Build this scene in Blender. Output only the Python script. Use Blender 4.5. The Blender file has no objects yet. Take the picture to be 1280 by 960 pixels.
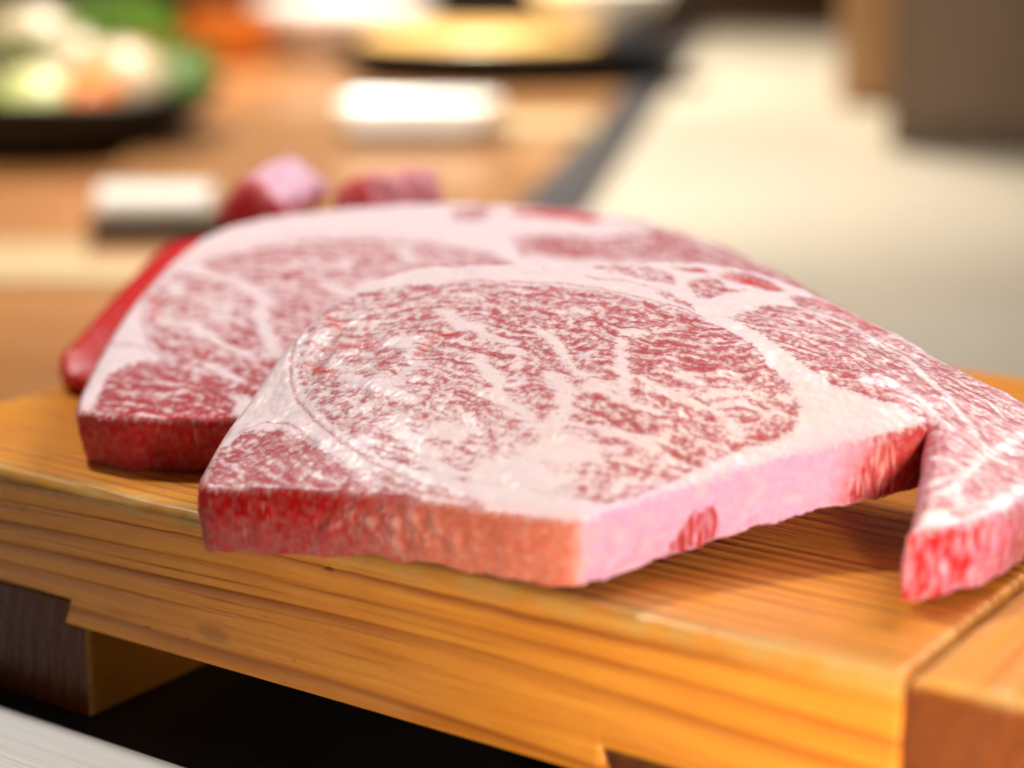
import bpy, bmesh, math, random
import numpy as np
from mathutils import Vector, Matrix

# ------------------------------------------------------------------ camera, world, lamps, exposure
scene = bpy.context.scene
cam_d = bpy.data.cameras.new('camera'); cam = bpy.data.objects.new('camera', cam_d)
scene.collection.objects.link(cam); scene.camera = cam
PITCH, YAW = math.radians(13.908), math.radians(34.2)
cam.location = (0.17532, -0.43425, 0.190)
cam.rotation_euler = (math.pi / 2 - PITCH, 0, YAW)
cam_d.sensor_width = 36; cam_d.lens = 36 * 2423 / 1280
cam_d.clip_start = 0.01; cam_d.clip_end = 100
cam_d.dof.use_dof = True; cam_d.dof.focus_distance = 0.618
cam_d.dof.aperture_fstop = 3.7
cam_d.dof.aperture_blades = 0

world = bpy.data.worlds.new('World'); scene.world = world; world.use_nodes = True
bg = world.node_tree.nodes['Background']
bg.inputs[0].default_value = (1.0, 0.87, 0.72, 1); bg.inputs[1].default_value = 0.055

def lamp(name, loc, aim, size, power, col, spread=None, size_y=None):
    d = bpy.data.lights.new(name, 'AREA'); o = bpy.data.objects.new(name, d)
    scene.collection.objects.link(o); o.location = loc
    o.rotation_euler = (Vector(aim) - Vector(loc)).to_track_quat('-Z', 'Y').to_euler()
    d.energy = power; d.color = col; d.size = size
    if size_y: d.shape = 'RECTANGLE'; d.size_y = size_y
    else: d.shape = 'DISK'
    if spread: d.spread = math.radians(spread)
    return o
lamp('ceiling_or_fill_light', (-0.80, 0.17, 1.00), (-0.20, 0.08, 0.02), 0.10, 9.8, (1.0, 0.955, 0.92))
lamp('ceiling_or_fill_light', (0.05, 1.15, 1.05), (-0.15, 0.12, 0.02), 0.60, 3.6, (1.0, 0.96, 0.95), 80)  # broad unseen light added from behind for sheen on the meat
lamp('ceiling_or_fill_light', (1.00, -0.05, 0.75), (-0.05, 0.08, 0.0), 0.45, 0.40, (0.80, 0.84, 1.0), 60)  # unseen cool fill added at right for the shaded meat sides
lamp('low_front_light', (0.30, -0.36, 0.06), (0.02, 0.0, -0.02), 0.09, 0.33, (1.0, 0.80, 0.56), 46)  # unseen low warm light added in front, beam narrowed to dim the left
lamp('ceiling_or_fill_light', (-1.9, 2.3, 2.3), (-1.6, 2.1, -0.1), 0.7, 48, (1.0, 0.91, 0.78), 75)
lamp('ceiling_or_fill_light', (-0.55, 1.30, 1.4), (-0.72, 1.15, -0.1), 0.4, 1.3, (1.0, 0.95, 0.88), 40)  # unseen narrow beam added for the bright patch on the griddle
lamp('ceiling_or_fill_light', (-0.5, -0.2, 1.4), (-1.2, 1.25, -0.08), 0.4, 9.0, (1.0, 0.94, 0.84), 60)  # unseen front light added to brighten the white things behind the board

scene.view_settings.view_transform = 'Standard'; scene.view_settings.look = 'None'
scene.view_settings.exposure = 0.10; scene.view_settings.gamma = 1.0
scene.view_settings.use_curve_mapping = False
scene.render.engine = 'CYCLES'
scene.cycles.use_denoising = True
scene.cycles.max_bounces = 6
scene.cycles.use_adaptive_sampling = True; scene.cycles.adaptive_threshold = 0.02
COL = scene.collection
rng = np.random.default_rng(7)

# ------------------------------------------------------------------ helpers
def tag(o, label=None, cat=None, group=None, kind=None):
    if label: o['label'] = label
    if cat: o['category'] = cat
    if group: o['group'] = group
    if kind: o['kind'] = kind
    return o
def empty(name, loc=(0, 0, 0), rot=(0, 0, 0)):
    o = bpy.data.objects.new(name, None); COL.objects.link(o)
    o.location = loc; o.rotation_euler = rot; o.empty_display_size = 0.02
    return o
def link(name, me, mat, parent=None, smooth=True):
    o = bpy.data.objects.new(name, me); COL.objects.link(o)
    if mat: me.materials.append(mat)
    if parent: o.parent = parent
    if smooth: me.polygons.foreach_set('use_smooth', np.ones(len(me.polygons), bool))
    return o
def np_mesh(name, V, Q):
    me = bpy.data.meshes.new(name); V = np.asarray(V, np.float32); Q = np.asarray(Q, np.int32)
    me.vertices.add(len(V)); me.vertices.foreach_set('co', V.ravel())
    me.loops.add(Q.size); me.loops.foreach_set('vertex_index', Q.ravel())
    k = Q.shape[1]; me.polygons.add(len(Q))
    me.polygons.foreach_set('loop_start', np.arange(0, Q.size, k, dtype=np.int32))
    me.polygons.foreach_set('loop_total', np.full(len(Q), k, np.int32))
    me.update(calc_edges=True); me.validate()
    return me
def bm_mesh(name, bm):
    bmesh.ops.recalc_face_normals(bm, faces=bm.faces)
    me = bpy.data.meshes.new(name); bm.to_mesh(me); bm.free(); return me
def sharp(me, deg=35):
    me.set_sharp_from_angle(angle=math.radians(deg))

class NT:
    def __init__(s, name):
        s.m = bpy.data.materials.new(name); s.m.use_nodes = True; s.t = s.m.node_tree
        s.p = s.t.nodes['Principled BSDF']
    def n(s, typ, **kw):
        o = s.t.nodes.new(typ)
        ins = kw.pop('ins', {})
        for k, v in kw.items(): setattr(o, k, v)
        for k, v in ins.items():
            if isinstance(v, bpy.types.NodeSocket): s.t.links.new(v, o.inputs[k])
            else: o.inputs[k].default_value = v
        return o
    def math(s, op, a, b=0.0, clamp=False):
        return s.n('ShaderNodeMath', operation=op, use_clamp=clamp, ins={0: a, 1: b}).outputs[0]
    def mix(s, f, a, b, mode='MIX'):
        o = s.n('ShaderNodeMix', data_type='RGBA', blend_type=mode)
        for k, v in ((0, f), (6, a), (7, b)):
            if isinstance(v, bpy.types.NodeSocket): s.t.links.new(v, o.inputs[k])
            else: o.inputs[k].default_value = v
        return o.outputs[2]
    def ramp(s, f, stops, interp='LINEAR'):
        r = s.n('ShaderNodeValToRGB', ins={0: f}); e = r.color_ramp.elements; r.color_ramp.interpolation = interp
        while len(e) < len(stops): e.new(0.5)
        for el, (p, c) in zip(e, stops):
            el.position = p; el.color = c if len(c) == 4 else (*c, 1)
        return r.outputs[0]
    def noise(s, vec, scale, detail=3, rough=.5, dist=0.0):
        return s.n('ShaderNodeTexNoise', ins={'Vector': vec, 'Scale': scale, 'Detail': detail, 'Roughness': rough, 'Distortion': dist}).outputs[0]
    def mapr(s, v, a, b, c=0.0, d=1.0):
        return s.n('ShaderNodeMapRange', clamp=True, ins={0: v, 1: a, 2: b, 3: c, 4: d}).outputs[0]
    def obj(s): return s.n('ShaderNodeTexCoord').outputs['Object']
    def scale(s, vec, sc, loc=(0, 0, 0)):
        return s.n('ShaderNodeMapping', ins={0: vec, 1: loc, 3: sc}).outputs[0]
    def bump(s, h, dist, strength=1.0, normal=None):
        i = {'Height': h, 'Distance': dist, 'Strength': strength}
        if normal is not None: i['Normal'] = normal
        return s.n('ShaderNodeBump', ins=i).outputs[0]
    def set(s, **kw):
        for k, v in kw.items():
            k = k.replace('_', ' ')
            if isinstance(v, bpy.types.NodeSocket): s.t.links.new(v, s.p.inputs[k])
            else: s.p.inputs[k].default_value = v
        return s.m

def srgb(r, g, b):
    f = lambda c: c / 255 / 12.92 if c / 255 <= .04045 else ((c / 255 + .055) / 1.055) ** 2.4
    return (f(r), f(g), f(b), 1)

# ------------------------------------------------------------------ materials
def meat_material():
    m = NT('raw_marbled_beef'); co = m.obj()
    at = m.n('ShaderNodeAttribute', attribute_name='tissue')
    sep = m.n('ShaderNodeSeparateColor', ins={0: at.outputs['Color']})
    lean, red, pink = sep.outputs[0], sep.outputs[1], sep.outputs[2]; salmon = at.outputs['Alpha']
    fine = m.noise(co, 1500, 3, .65); mid = m.noise(co, 420, 3, .6)
    # muscle fibre ends break the edge between fat and lean
    jit = m.math('MULTIPLY', m.math('SUBTRACT', fine, .5), .8)
    jit = m.math('MULTIPLY', jit, m.math('SUBTRACT', 1.0, m.math('MULTIPLY', salmon, 1.8, clamp=True)))
    inside = m.math('MULTIPLY', m.math('MULTIPLY', lean, m.math('SUBTRACT', 1.0, lean)), 4.0)
    l2 = m.math('ADD', lean, m.math('MULTIPLY', jit, m.math('ADD', m.math('MULTIPLY', inside, .5), m.math('MULTIPLY', lean, .16))), clamp=True)
    fat = m.mix(m.mapr(mid, .3, .7), srgb(230, 213, 209), srgb(225, 202, 200))
    fat = m.mix(pink, fat, m.mix(m.mapr(mid, .35, .65), srgb(227, 180, 220), srgb(220, 165, 210)))
    fat = m.mix(salmon, fat, m.mix(m.mapr(mid, .35, .65), srgb(240, 152, 124), srgb(234, 134, 108)))
    dull = m.mix(m.mapr(fine, .3, .7), srgb(190, 82, 86), srgb(138, 34, 43))
    vivid = m.mix(m.mapr(mid, .3, .7), srgb(216, 28, 22), srgb(176, 9, 12))
    ln = m.mix(red, dull, vivid)
    colr = m.mix(m.ramp(l2, [(0, (0, 0, 0)), (.35, (.33, .33, .33)), (1, (1, 1, 1))]), fat, ln)
    h = m.math('ADD', m.math('MULTIPLY', m.math('MULTIPLY', fine, lean), .5), m.math('MULTIPLY', mid, .35))
    b = m.bump(h, .00016, .5)
    rough = m.mapr(mid, .25, .75, .27, .42)
    return m.set(Base_Color=colr, Roughness=rough, Normal=b, Specular_IOR_Level=.155, Coat_Weight=.0, Coat_Roughness=.16,
                 Subsurface_Weight=.35, Subsurface_Radius=(1.0, .45, .35), Subsurface_Scale=.0011)

def wood_material(name, seed, along='X', bright=1.0, ring=225.0, end_grain=False):
    m = NT(name); co = m.obj()
    # growth rings as solids: cylinders about a far axis, bent slowly along the grain
    sep = m.n('ShaderNodeSeparateXYZ', ins={0: co})
    x, y, z = sep.outputs
    if along == 'Y': x, y = y, x
    v = m.n('ShaderNodeCombineXYZ', ins={0: m.math('MULTIPLY', x, 1.2), 1: m.math('MULTIPLY', y, 7.0), 2: m.math('MULTIPLY', z, 9.0)}).outputs[0]
    v = m.n('ShaderNodeVectorMath', operation='ADD', ins={0: v, 1: (seed, seed * .37, seed * 1.7)}).outputs[0]
    wob = m.math('MULTIPLY', m.math('SUBTRACT', m.noise(v, 1.0, 2, .5), .5), .032)
    yy = m.math('SUBTRACT', y, .17); zz = m.math('ADD', m.math('ADD', z, .10), m.math('MULTIPLY', x, -.035))
    r = m.math('SQRT', m.math('ADD', m.math('MULTIPLY', yy, yy), m.math('MULTIPLY', zz, zz)))
    r = m.math('ADD', r, wob)
    ph = m.math('FRACT', m.math('MULTIPLY', r, ring))
    band = m.noise(m.n('ShaderNodeCombineXYZ', ins={0: m.math('MULTIPLY', r, ring * 1.0), 1: m.math('MULTIPLY', x, 3.2), 2: seed}).outputs[0], 1.0, 2, .6)
    late = m.math('MULTIPLY', m.math('SUBTRACT', m.mapr(ph, .42, .86), m.mapr(ph, .90, 1.0)), m.mapr(band, .34, .58))
    fib = m.noise(m.n('ShaderNodeCombineXYZ', ins={0: m.math('MULTIPLY', x, 14), 1: m.math('MULTIPLY', y, 420), 2: m.math('MULTIPLY', z, 420)}).outputs[0], 1.0, 4, .6)
    ph2 = m.math('FRACT', m.math('MULTIPLY', m.math('ADD', r, m.math('MULTIPLY', fib, .0016)), ring * 2.3))
    thin = m.math('MULTIPLY', m.math('MULTIPLY', m.mapr(ph2, .55, .85), m.math('SUBTRACT', 1.0, m.mapr(ph2, .88, .98))), m.mapr(m.noise(m.n('ShaderNodeCombineXYZ', ins={0: m.math('MULTIPLY', r, ring * 2.3), 1: m.math('MULTIPLY', x, 9.0), 2: seed + 5}).outputs[0], 1.0, 2, .5), .50, .66))
    late = m.math('MAXIMUM', late, m.math('MULTIPLY', thin, .85))
    blot = m.noise(co, 22, 4, .55)
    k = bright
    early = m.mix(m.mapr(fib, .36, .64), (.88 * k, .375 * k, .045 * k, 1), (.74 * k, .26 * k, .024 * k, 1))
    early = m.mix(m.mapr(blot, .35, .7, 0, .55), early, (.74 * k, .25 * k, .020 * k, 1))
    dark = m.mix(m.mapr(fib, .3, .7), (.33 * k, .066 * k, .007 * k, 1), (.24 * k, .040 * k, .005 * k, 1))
    c = m.mix(m.math('MULTIPLY', late, .80), early, dark)
    # worn pale arris, scuffs and small dents
    at = m.n('ShaderNodeAttribute', attribute_name='wear').outputs['Fac']
    pk = max(k, .5); pale = m.mix(m.mapr(fib, .3, .7), (.66 * pk, .42 * pk, .13 * pk, 1), (.52 * pk, .30 * pk, .085 * pk, 1))
    c = m.mix(m.math('MULTIPLY', at, m.mapr(m.noise(co, 60, 4, .6), .30, .6), clamp=True), c, pale)
    spk = m.mapr(m.noise(m.scale(co, (110, 330, 330)), 1.0, 2, .5), .70, .76)
    c = m.mix(m.math('MULTIPLY', spk, .8), c, (.05, .022, .008, 1))
    scr = m.mapr(m.noise(m.n('ShaderNodeMapping', ins={0: co, 2: (0, 0, .9), 3: (25, 1500, 40)}).outputs[0], 1.0, 1, .4), .74, .77)
    c = m.mix(m.math('MULTIPLY', scr, .45), c, (.30 * k, .10 * k, .02 * k, 1))
    if end_grain:
        nrm = m.n('ShaderNodeNewGeometry').outputs['True Normal']
        ny = m.math('ABSOLUTE', m.n('ShaderNodeSeparateXYZ', ins={0: nrm}).outputs[1])
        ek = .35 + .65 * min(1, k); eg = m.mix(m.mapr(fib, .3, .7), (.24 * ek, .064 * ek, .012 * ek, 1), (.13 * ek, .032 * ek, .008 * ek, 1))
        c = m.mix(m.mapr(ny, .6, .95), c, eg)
    h = m.math('ADD', m.math('MULTIPLY', late, 1.0), m.math('MULTIPLY', fib, .45))
    b = m.bump(h, .0009, .6)
    return m.set(Base_Color=c, Roughness=m.mapr(fib, .3, .7, .22, .38), Normal=b, Specular_IOR_Level=.45)

def plain(name, c1, c2=None, rough=.4, scale=30, metal=0.0, bump=0.0, spec=.5, coat=0.0, stretch=(1, 1, 1)):
    m = NT(name); co = m.scale(m.obj(), stretch); n = m.noise(co, scale, 4, .55)
    kw = dict(Base_Color=m.mix(m.mapr(n, .3, .7), c1, c2 or c1), Roughness=rough, Metallic=metal, Specular_IOR_Level=spec, Coat_Weight=coat)
    if bump: kw['Normal'] = m.bump(n, bump)
    return m.set(**kw)
MEAT = meat_material()

# ------------------------------------------------------------------ data: steaks, in millimetres on the board (x along it, y across it, z up)
FRONT = {"ctrl":[[-216.7,-24.5,20.0],[-190.0,-15.2,21.0],[-160.4,-6.8,22.0],[-129.1,-2.5,23.0],[-96.8,1.4,24.0],[-90.9,22.2,25.0],[-81.4,42.5,27.0],[-71.3,62.0,30.0],[-58.7,77.6,33.0],[-47.4,88.3,35.5],[-37.7,102.5,38.0],[-27.1,71.3,30.0],[-19.3,47.5,23.0],[-9.6,58.4,23.0],[-2.1,76.5,23.5],[-2.1,94.8,24.0],[-3.6,129.9,27.0],[-25.5,150.7,37.0],[-48.9,154.9,43.5],[-65.0,159.8,48.0],[-82.0,165.6,52.5],[-97.7,167.4,57.0],[-128.7,174.0,63.0],[-161.5,157.5,67.0],[-192.0,126.3,68.0],[-229.7,106.4,66.0],[-242.4,81.5,60.0],[-246.2,56.5,49.0],[-242.7,26.7,32.0],[-182.4,30.0,40.0],[-160.2,59.5,50.0],[-136.6,24.7,33.0],[-112.6,58.5,44.0],[-105.0,94.9,53.0],[-61.6,107.9,46.0],[-22.5,102.2,33.0]],"outline":[[-216.8,-24.4,0,0.96,0.85,0.9,0.1,0.5],[-203.6,-21.3,0,0.98,0.8,1,0.1,0.5],[-189.4,-15.9,0,0.98,0.82,1,0.1,0.5],[-174.8,-11.4,0,0.96,0.8,0.95,0.1,0.5],[-160.3,-6.9,0,0.75,0.6,0.8,0.1,0.7],[-144.4,-4.9,0,0.35,0.25,0.8,0.1,1],[-128.1,-4.0,0,0.3,0.2,0.9,0.1,1],[-112.4,-3.0,0,0.3,0.2,0.7,0.1,1],[-101.5,-1.2,0,0.2,0.2,0.5,0.1,1],[-98.1,0.5,0,0.12,0.1,0.3,0.5,0.6],[-96.6,1.9,0,0.02,0.02,0,0.8,0.1],[-95.1,7.4,0,0.02,0.02,0,0.8,0],[-92.6,15.8,0,0.03,0.02,0,0.9,0],[-87.5,29.9,0,0.02,0.02,0,1,0],[-81.3,42.4,0,0.02,0.02,0,1,0],[-76.3,52.5,0,0.03,0.03,0,1,0],[-71.2,61.8,0,0.03,0.03,0,1,0],[-64.6,70.6,0,0.03,0.03,0,1,0],[-58.6,77.4,0,0.05,0.1,0,1,0],[-52.5,83.1,0,0.15,0.9,0.2,0.9,0.3],[-47.3,88.2,0,0.5,0.97,0.3,0.7,0.4],[-42.2,94.5,0,0.9,0.97,0.5,0.4,0.5],[-37.8,102.6,1,0.9,0.9,0.5,0.3,0],[-29.1,78.9,0,0.6,0.8,0.6,0.4,0],[-24.1,63.9,0,0.55,0.8,0.6,0.4,0],[-20.5,52.3,0,0.6,0.8,0.8,0.4,0],[-19.9,44.4,1,0.95,0.7,1,0.6,0],[-14.4,50.3,0,0.97,0.7,1,0.8,0],[-8.3,60.0,0,0.9,0.65,1,0.9,0],[-4.4,69.1,0,0.6,0.6,0.5,1,0],[-2.1,76.6,1,0.6,0.7,0.4,1,0],[-1.7,88.4,0,0.6,0.7,0.3,0.7,0],[-1.8,108.6,0,0.6,0.7,0.3,0.7,0],[-3.3,128.5,0,0.6,0.7,0.3,0.6,0],[-7.0,139.5,0,0.6,0.7,0.3,0.6,0],[-14.8,146.8,0,0.5,0.6,0.3,0.6,0],[-25.6,150.9,0,0.3,0.5,0.3,0.6,0],[-36.9,152.3,0,0.3,0.5,0.3,0.6,0],[-48.8,154.7,0,0.3,0.5,0.3,0.6,0],[-65.0,159.8,0,0.4,0.5,0.5,0.5,0],[-81.9,165.4,0,0.6,0.5,0.7,0.5,0],[-97.8,167.6,0,0.5,0.5,0.6,0.5,0],[-114.9,171.4,0,0.3,0.5,0.5,0.5,0],[-128.7,173.9,0,0.5,0.5,0.9,0.4,0],[-145.9,170.2,0,0.5,0.5,0.9,0.3,0],[-162.0,158.3,0,0.4,0.5,0.7,0.2,0],[-174.9,141.2,0,0.3,0.4,0.5,0.1,0],[-192.1,126.3,0,0.05,0.1,0,0.1,0],[-211.9,115.5,0,0.05,0.1,0,0.1,0],[-229.6,106.3,0,0.05,0.1,0,0.1,0],[-236.7,96.9,0,0.05,0.1,0,0.1,0],[-242.5,81.6,0,0.1,0.1,0,0.1,0.2],[-245.1,67.3,0,0.1,0.1,0,0.1,0.3],[-246.3,56.6,0,0.05,0.1,0,0.1,0.2],[-245.6,42.3,0,0.05,0.1,0,0.1,0.1],[-242.5,26.5,0,0.05,0.1,0,0.2,0.1],[-237.6,11.2,0,0.1,0.3,0,0.2,0.1],[-227.6,-8.4,0,0.4,0.5,0.3,0.2,0.2]],"muscles":{"ribeye_muscle":[[[-227.6,35.0],[-235.8,43.6],[-240.9,51.8],[-243.6,60.2],[-243.6,69.8],[-238.0,80.5],[-227.2,89.0],[-211.8,96.2],[-189.9,103.1],[-174.3,109.2],[-157.3,112.5],[-139.2,113.5],[-123.0,111.4],[-109.9,109.1],[-99.4,105.7],[-90.0,99.6],[-80.9,94.6],[-74.2,88.9],[-71.2,81.4],[-71.2,75.6],[-74.9,69.8],[-79.5,63.3],[-84.1,52.1],[-88.1,40.2],[-91.1,29.3],[-94.3,19.1],[-99.2,12.0],[-106.8,11.2],[-115.4,9.8],[-126.6,10.0],[-135.5,6.5],[-146.9,6.5],[-158.5,6.2],[-171.2,7.2],[-186.7,11.3],[-201.4,17.7],[-216.1,26.8]]],"cap_muscle":[[[-114.5,118.7],[-103.6,116.4],[-88.7,109.7],[-79.5,105.4],[-69.8,102.3],[-59.1,102.7],[-51.6,103.8],[-41.5,104.8],[-37.4,103.0],[-28.1,76.6],[-21.3,56.4],[-12.4,65.1],[-7.4,82.9],[-5.1,102.8],[-6.9,131.9],[-19.0,147.4],[-32.9,149.0],[-47.5,151.6],[-62.9,155.0],[-79.8,160.6],[-95.6,162.8],[-107.7,162.9],[-111.4,155.0],[-104.0,149.3],[-112.2,141.7]]],"corner_muscle":[[[-217.4,-21.0],[-223.7,-11.9],[-228.7,-2.0],[-228.2,8.3],[-217.3,11.2],[-201.1,7.6],[-185.7,2.2],[-173.8,-1.1],[-160.4,-3.0],[-148.2,-3.6],[-138.3,-5.4],[-160.8,-6.3],[-180.1,-12.2],[-204.2,-20.6],[-215.7,-23.5]]],"scrap":[[[-174.8,131.4],[-170.8,140.0],[-162.8,145.7],[-150.6,145.1],[-143.7,134.7],[-150.6,132.9],[-159.5,131.9],[-167.0,131.1]],[[-146.7,123.6],[-141.3,125.0],[-130.3,120.2],[-125.7,116.4],[-134.4,118.4]],[[-142.7,141.3],[-141.8,151.1],[-136.2,152.2],[-128.7,144.2],[-124.3,150.3],[-127.9,136.9],[-127.7,128.2],[-133.9,130.0]],[[-155.5,152.6],[-151.7,158.5],[-144.8,159.4],[-145.7,152.3]],[[-141.1,164.3],[-135.0,167.9],[-125.4,167.6],[-116.2,162.8],[-118.6,154.2],[-127.9,154.3]],[[-111.8,158.9],[-105.7,165.0],[-103.2,156.9],[-107.6,153.6]]]},"lines":[[[[-242.6,80.5],[-246.1,67.6],[-245.4,56.4],[-241.0,46.5],[-232.8,36.6],[-221.8,27.2],[-207.1,17.6],[-189.7,9.1],[-171.8,4.1],[-155.2,1.8],[-142.9,0.9]],0.35],[[[-229.7,8.1],[-225.5,14.9],[-219.4,15.6],[-209.9,12.3],[-196.9,6.3]],0.3],[[[-213.0,97.9],[-191.5,105.5],[-170.4,113.2],[-149.9,115.8],[-130.8,114.7],[-120.3,112.0]],0.35],[[[-169.1,0.6],[-152.9,-1.2],[-138.9,-0.6],[-129.6,-1.9]],1.2],[[[-173.3,122.8],[-156.7,127.2],[-140.3,126.0]],0.3]],"reds":[[[[-234.4,49.1],[-223.5,53.4],[-212.4,56.5]],1.0],[[[-231.9,43.9],[-220.2,40.9],[-215.4,39.1]],1.0],[[[-240.4,65.8],[-234.4,62.7],[-231.4,61.1]],1.2],[[[-192.5,51.9],[-194.5,63.4],[-188.6,66.4]],1.2],[[[-134.9,158.6],[-128.9,159.2],[-121.7,160.3]],3.5],[[[-150.6,155.4],[-147.2,158.0],[-145.3,157.3]],1.5],[[[-86.5,169.0],[-78.5,171.1],[-67.3,165.3]],2.0],[[[-104.4,162.5],[-92.6,162.9],[-79.0,158.9]],2.0],[[[-12.9,63.6],[-10.0,68.2],[-8.4,73.1]],1.0]],"seams":[[[[-199.1,77.3],[-188.8,71.5],[-181.8,72.6]],2.2],[[[-207.0,57.7],[-201.8,59.0],[-195.1,52.8],[-189.5,47.5],[-191.6,38.4],[-198.1,36.0],[-207.1,37.1],[-214.8,39.2]],2.0],[[[-235.6,47.1],[-231.0,49.1]],1.2],[[[-221.0,43.9],[-215.3,43.1]],1.0],[[[-184.7,72.2],[-174.0,68.8],[-165.2,66.3],[-159.8,62.4],[-156.5,57.1]],1.5],[[[-171.1,56.0],[-163.5,51.8],[-158.7,48.4],[-152.6,40.9]],2.0],[[[-159.6,77.9],[-150.5,71.8],[-143.5,65.2],[-138.3,61.3],[-128.1,59.1],[-118.7,59.6]],1.5],[[[-132.4,91.6],[-136.0,88.2],[-132.3,80.1],[-126.7,70.9],[-118.7,59.6]],1.8],[[[-132.4,91.6],[-127.8,93.9],[-123.7,99.6]],1.0],[[[-144.0,57.3],[-138.3,53.6],[-133.7,48.2]],2.6],[[[-154.2,94.5],[-159.1,94.9]],1.4],[[[-198.2,92.1],[-200.8,89.3]],1.3],[[[-195.4,34.6],[-188.7,34.2],[-179.1,32.2]],2.0],[[[-191.2,26.7],[-195.1,23.9]],1.6],[[[-177.6,22.4],[-172.3,18.7],[-165.5,15.7],[-159.7,12.3],[-151.5,8.7],[-145.7,8.5]],2.4],[[[-161.4,24.8],[-164.7,20.7],[-155.0,24.3]],2.6],[[[-152.4,41.4],[-158.7,48.8]],1.6],[[[-151.2,41.0],[-142.9,39.2],[-136.5,36.1],[-130.3,34.2],[-124.6,32.5]],1.7],[[[-136.3,52.7],[-132.2,46.9],[-129.6,40.1],[-127.9,34.8],[-128.3,29.4]],2.6],[[[-120.2,32.7],[-125.3,29.1],[-128.1,25.6],[-119.3,26.4],[-114.8,32.5]],3.2],[[[-127.4,19.6],[-136.7,16.0],[-138.1,12.4],[-128.8,13.3],[-117.0,16.4]],4.0],[[[-130.7,55.9],[-122.8,57.0],[-116.7,55.8],[-110.5,55.9],[-106.1,57.4]],1.2],[[[-120.9,64.6],[-118.7,59.2]],1.3],[[[-118.6,43.4],[-111.0,43.8],[-104.2,44.0]],1.2],[[[-102.1,46.5],[-99.4,50.3]],1.6],[[[-109.1,76.7],[-103.1,76.6]],1.6],[[[-117.9,67.4],[-107.1,66.9],[-101.0,68.4],[-94.6,70.9],[-87.8,79.3],[-81.5,80.4],[-78.9,82.8]],1.0],[[[-90.0,69.2],[-87.6,69.3],[-83.2,66.2]],1.8],[[[-98.0,89.2],[-95.0,87.9]],1.0],[[[-97.3,75.8],[-88.8,83.2],[-85.1,84.1]],0.8],[[[-80.5,88.9],[-78.0,88.3]],1.0],[[[-103.5,46.1],[-100.3,44.8]],1.6],[[[-99.7,28.0],[-99.1,22.6]],1.0],[[[-104.0,149.3],[-87.1,151.0],[-66.2,142.8],[-42.9,126.7],[-26.2,111.6]],1.2],[[[-60.2,116.7],[-45.3,113.4],[-33.6,107.5]],1.0],[[[-19.6,85.8],[-19.2,100.4],[-16.4,126.5]],1.6],[[[-20.8,62.5],[-18.5,74.1],[-19.2,84.9]],1.1],[[[-17.1,74.4],[-12.0,64.4]],1.2],[[[-24.5,71.0],[-21.1,80.5]],1.0],[[[-62.7,110.2],[-56.2,113.9]],1.6],[[[-20.3,53.4],[-11.9,64.1],[-6.7,81.0],[-4.8,101.9]],1.4]],"flow":[[-227.9,46.1,0.989,-0.15],[-223.8,62.5,0.947,0.32],[-218.8,78.0,0.725,0.689],[-162.6,45.2,0.996,0.086],[-165.8,72.3,0.978,-0.209],[-149.9,90.6,0.96,-0.281],[-109.4,53.2,0.982,0.189],[-94.1,75.1,0.84,0.542],[-87.9,89.2,0.545,0.839],[-109.0,91.6,0.875,0.484],[-101.6,31.1,0.863,0.506],[-150.6,11.6,0.995,-0.105],[-196.9,20.2,0.933,-0.361],[-97.9,136.9,0.987,0.164],[-65.6,128.8,0.936,-0.353],[-33.2,116.0,0.921,-0.389],[-15.2,72.0,0.314,0.95],[-31.0,80.4,0.917,0.399],[-209.8,-3.2,0.959,-0.285],[-169.6,-6.5,0.986,0.164],[-136.5,24.6,0.994,0.108],[-128.4,155.2,0.962,-0.272]],"bias":[[-118.6,93.2,1.1],[-125.3,79.7,0.8],[-101.0,92.8,0.9],[-226.9,66.3,0.2],[-212.3,35.3,0.25],[-176.0,13.5,0.05],[-154.8,17.4,-0.25],[-128.0,12.0,-1.4],[-123.1,30.1,-0.8],[-99.7,28.0,0.25],[-90.6,49.3,0.45],[-80.2,74.8,0.6],[-97.8,71.7,0.3],[-153.5,77.0,0.5],[-138.7,72.7,0.7],[-162.6,45.2,0.4],[-183.1,56.5,0.45],[-143.9,44.2,0.4],[-117.5,48.1,0.55],[-189.7,93.2,0.25],[-94.4,129.7,0.3],[-69.7,113.6,0.9],[-72.4,144.0,0.6],[-52.9,118.6,1.0],[-32.6,102.1,1.3],[-33.2,135.9,0.8],[-19.9,115.1,1.2],[-20.4,84.7,1.4],[-17.2,59.6,1.6],[-12.4,89.6,1.5],[-209.8,-3.2,1.3],[-179.0,-6.1,1.4],[-215.6,-15.0,1.0],[-161.5,-5.4,1.3],[-139.0,134.6,0.6],[-126.6,157.8,1.2],[-162.3,136.7,0.3]]}
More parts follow.
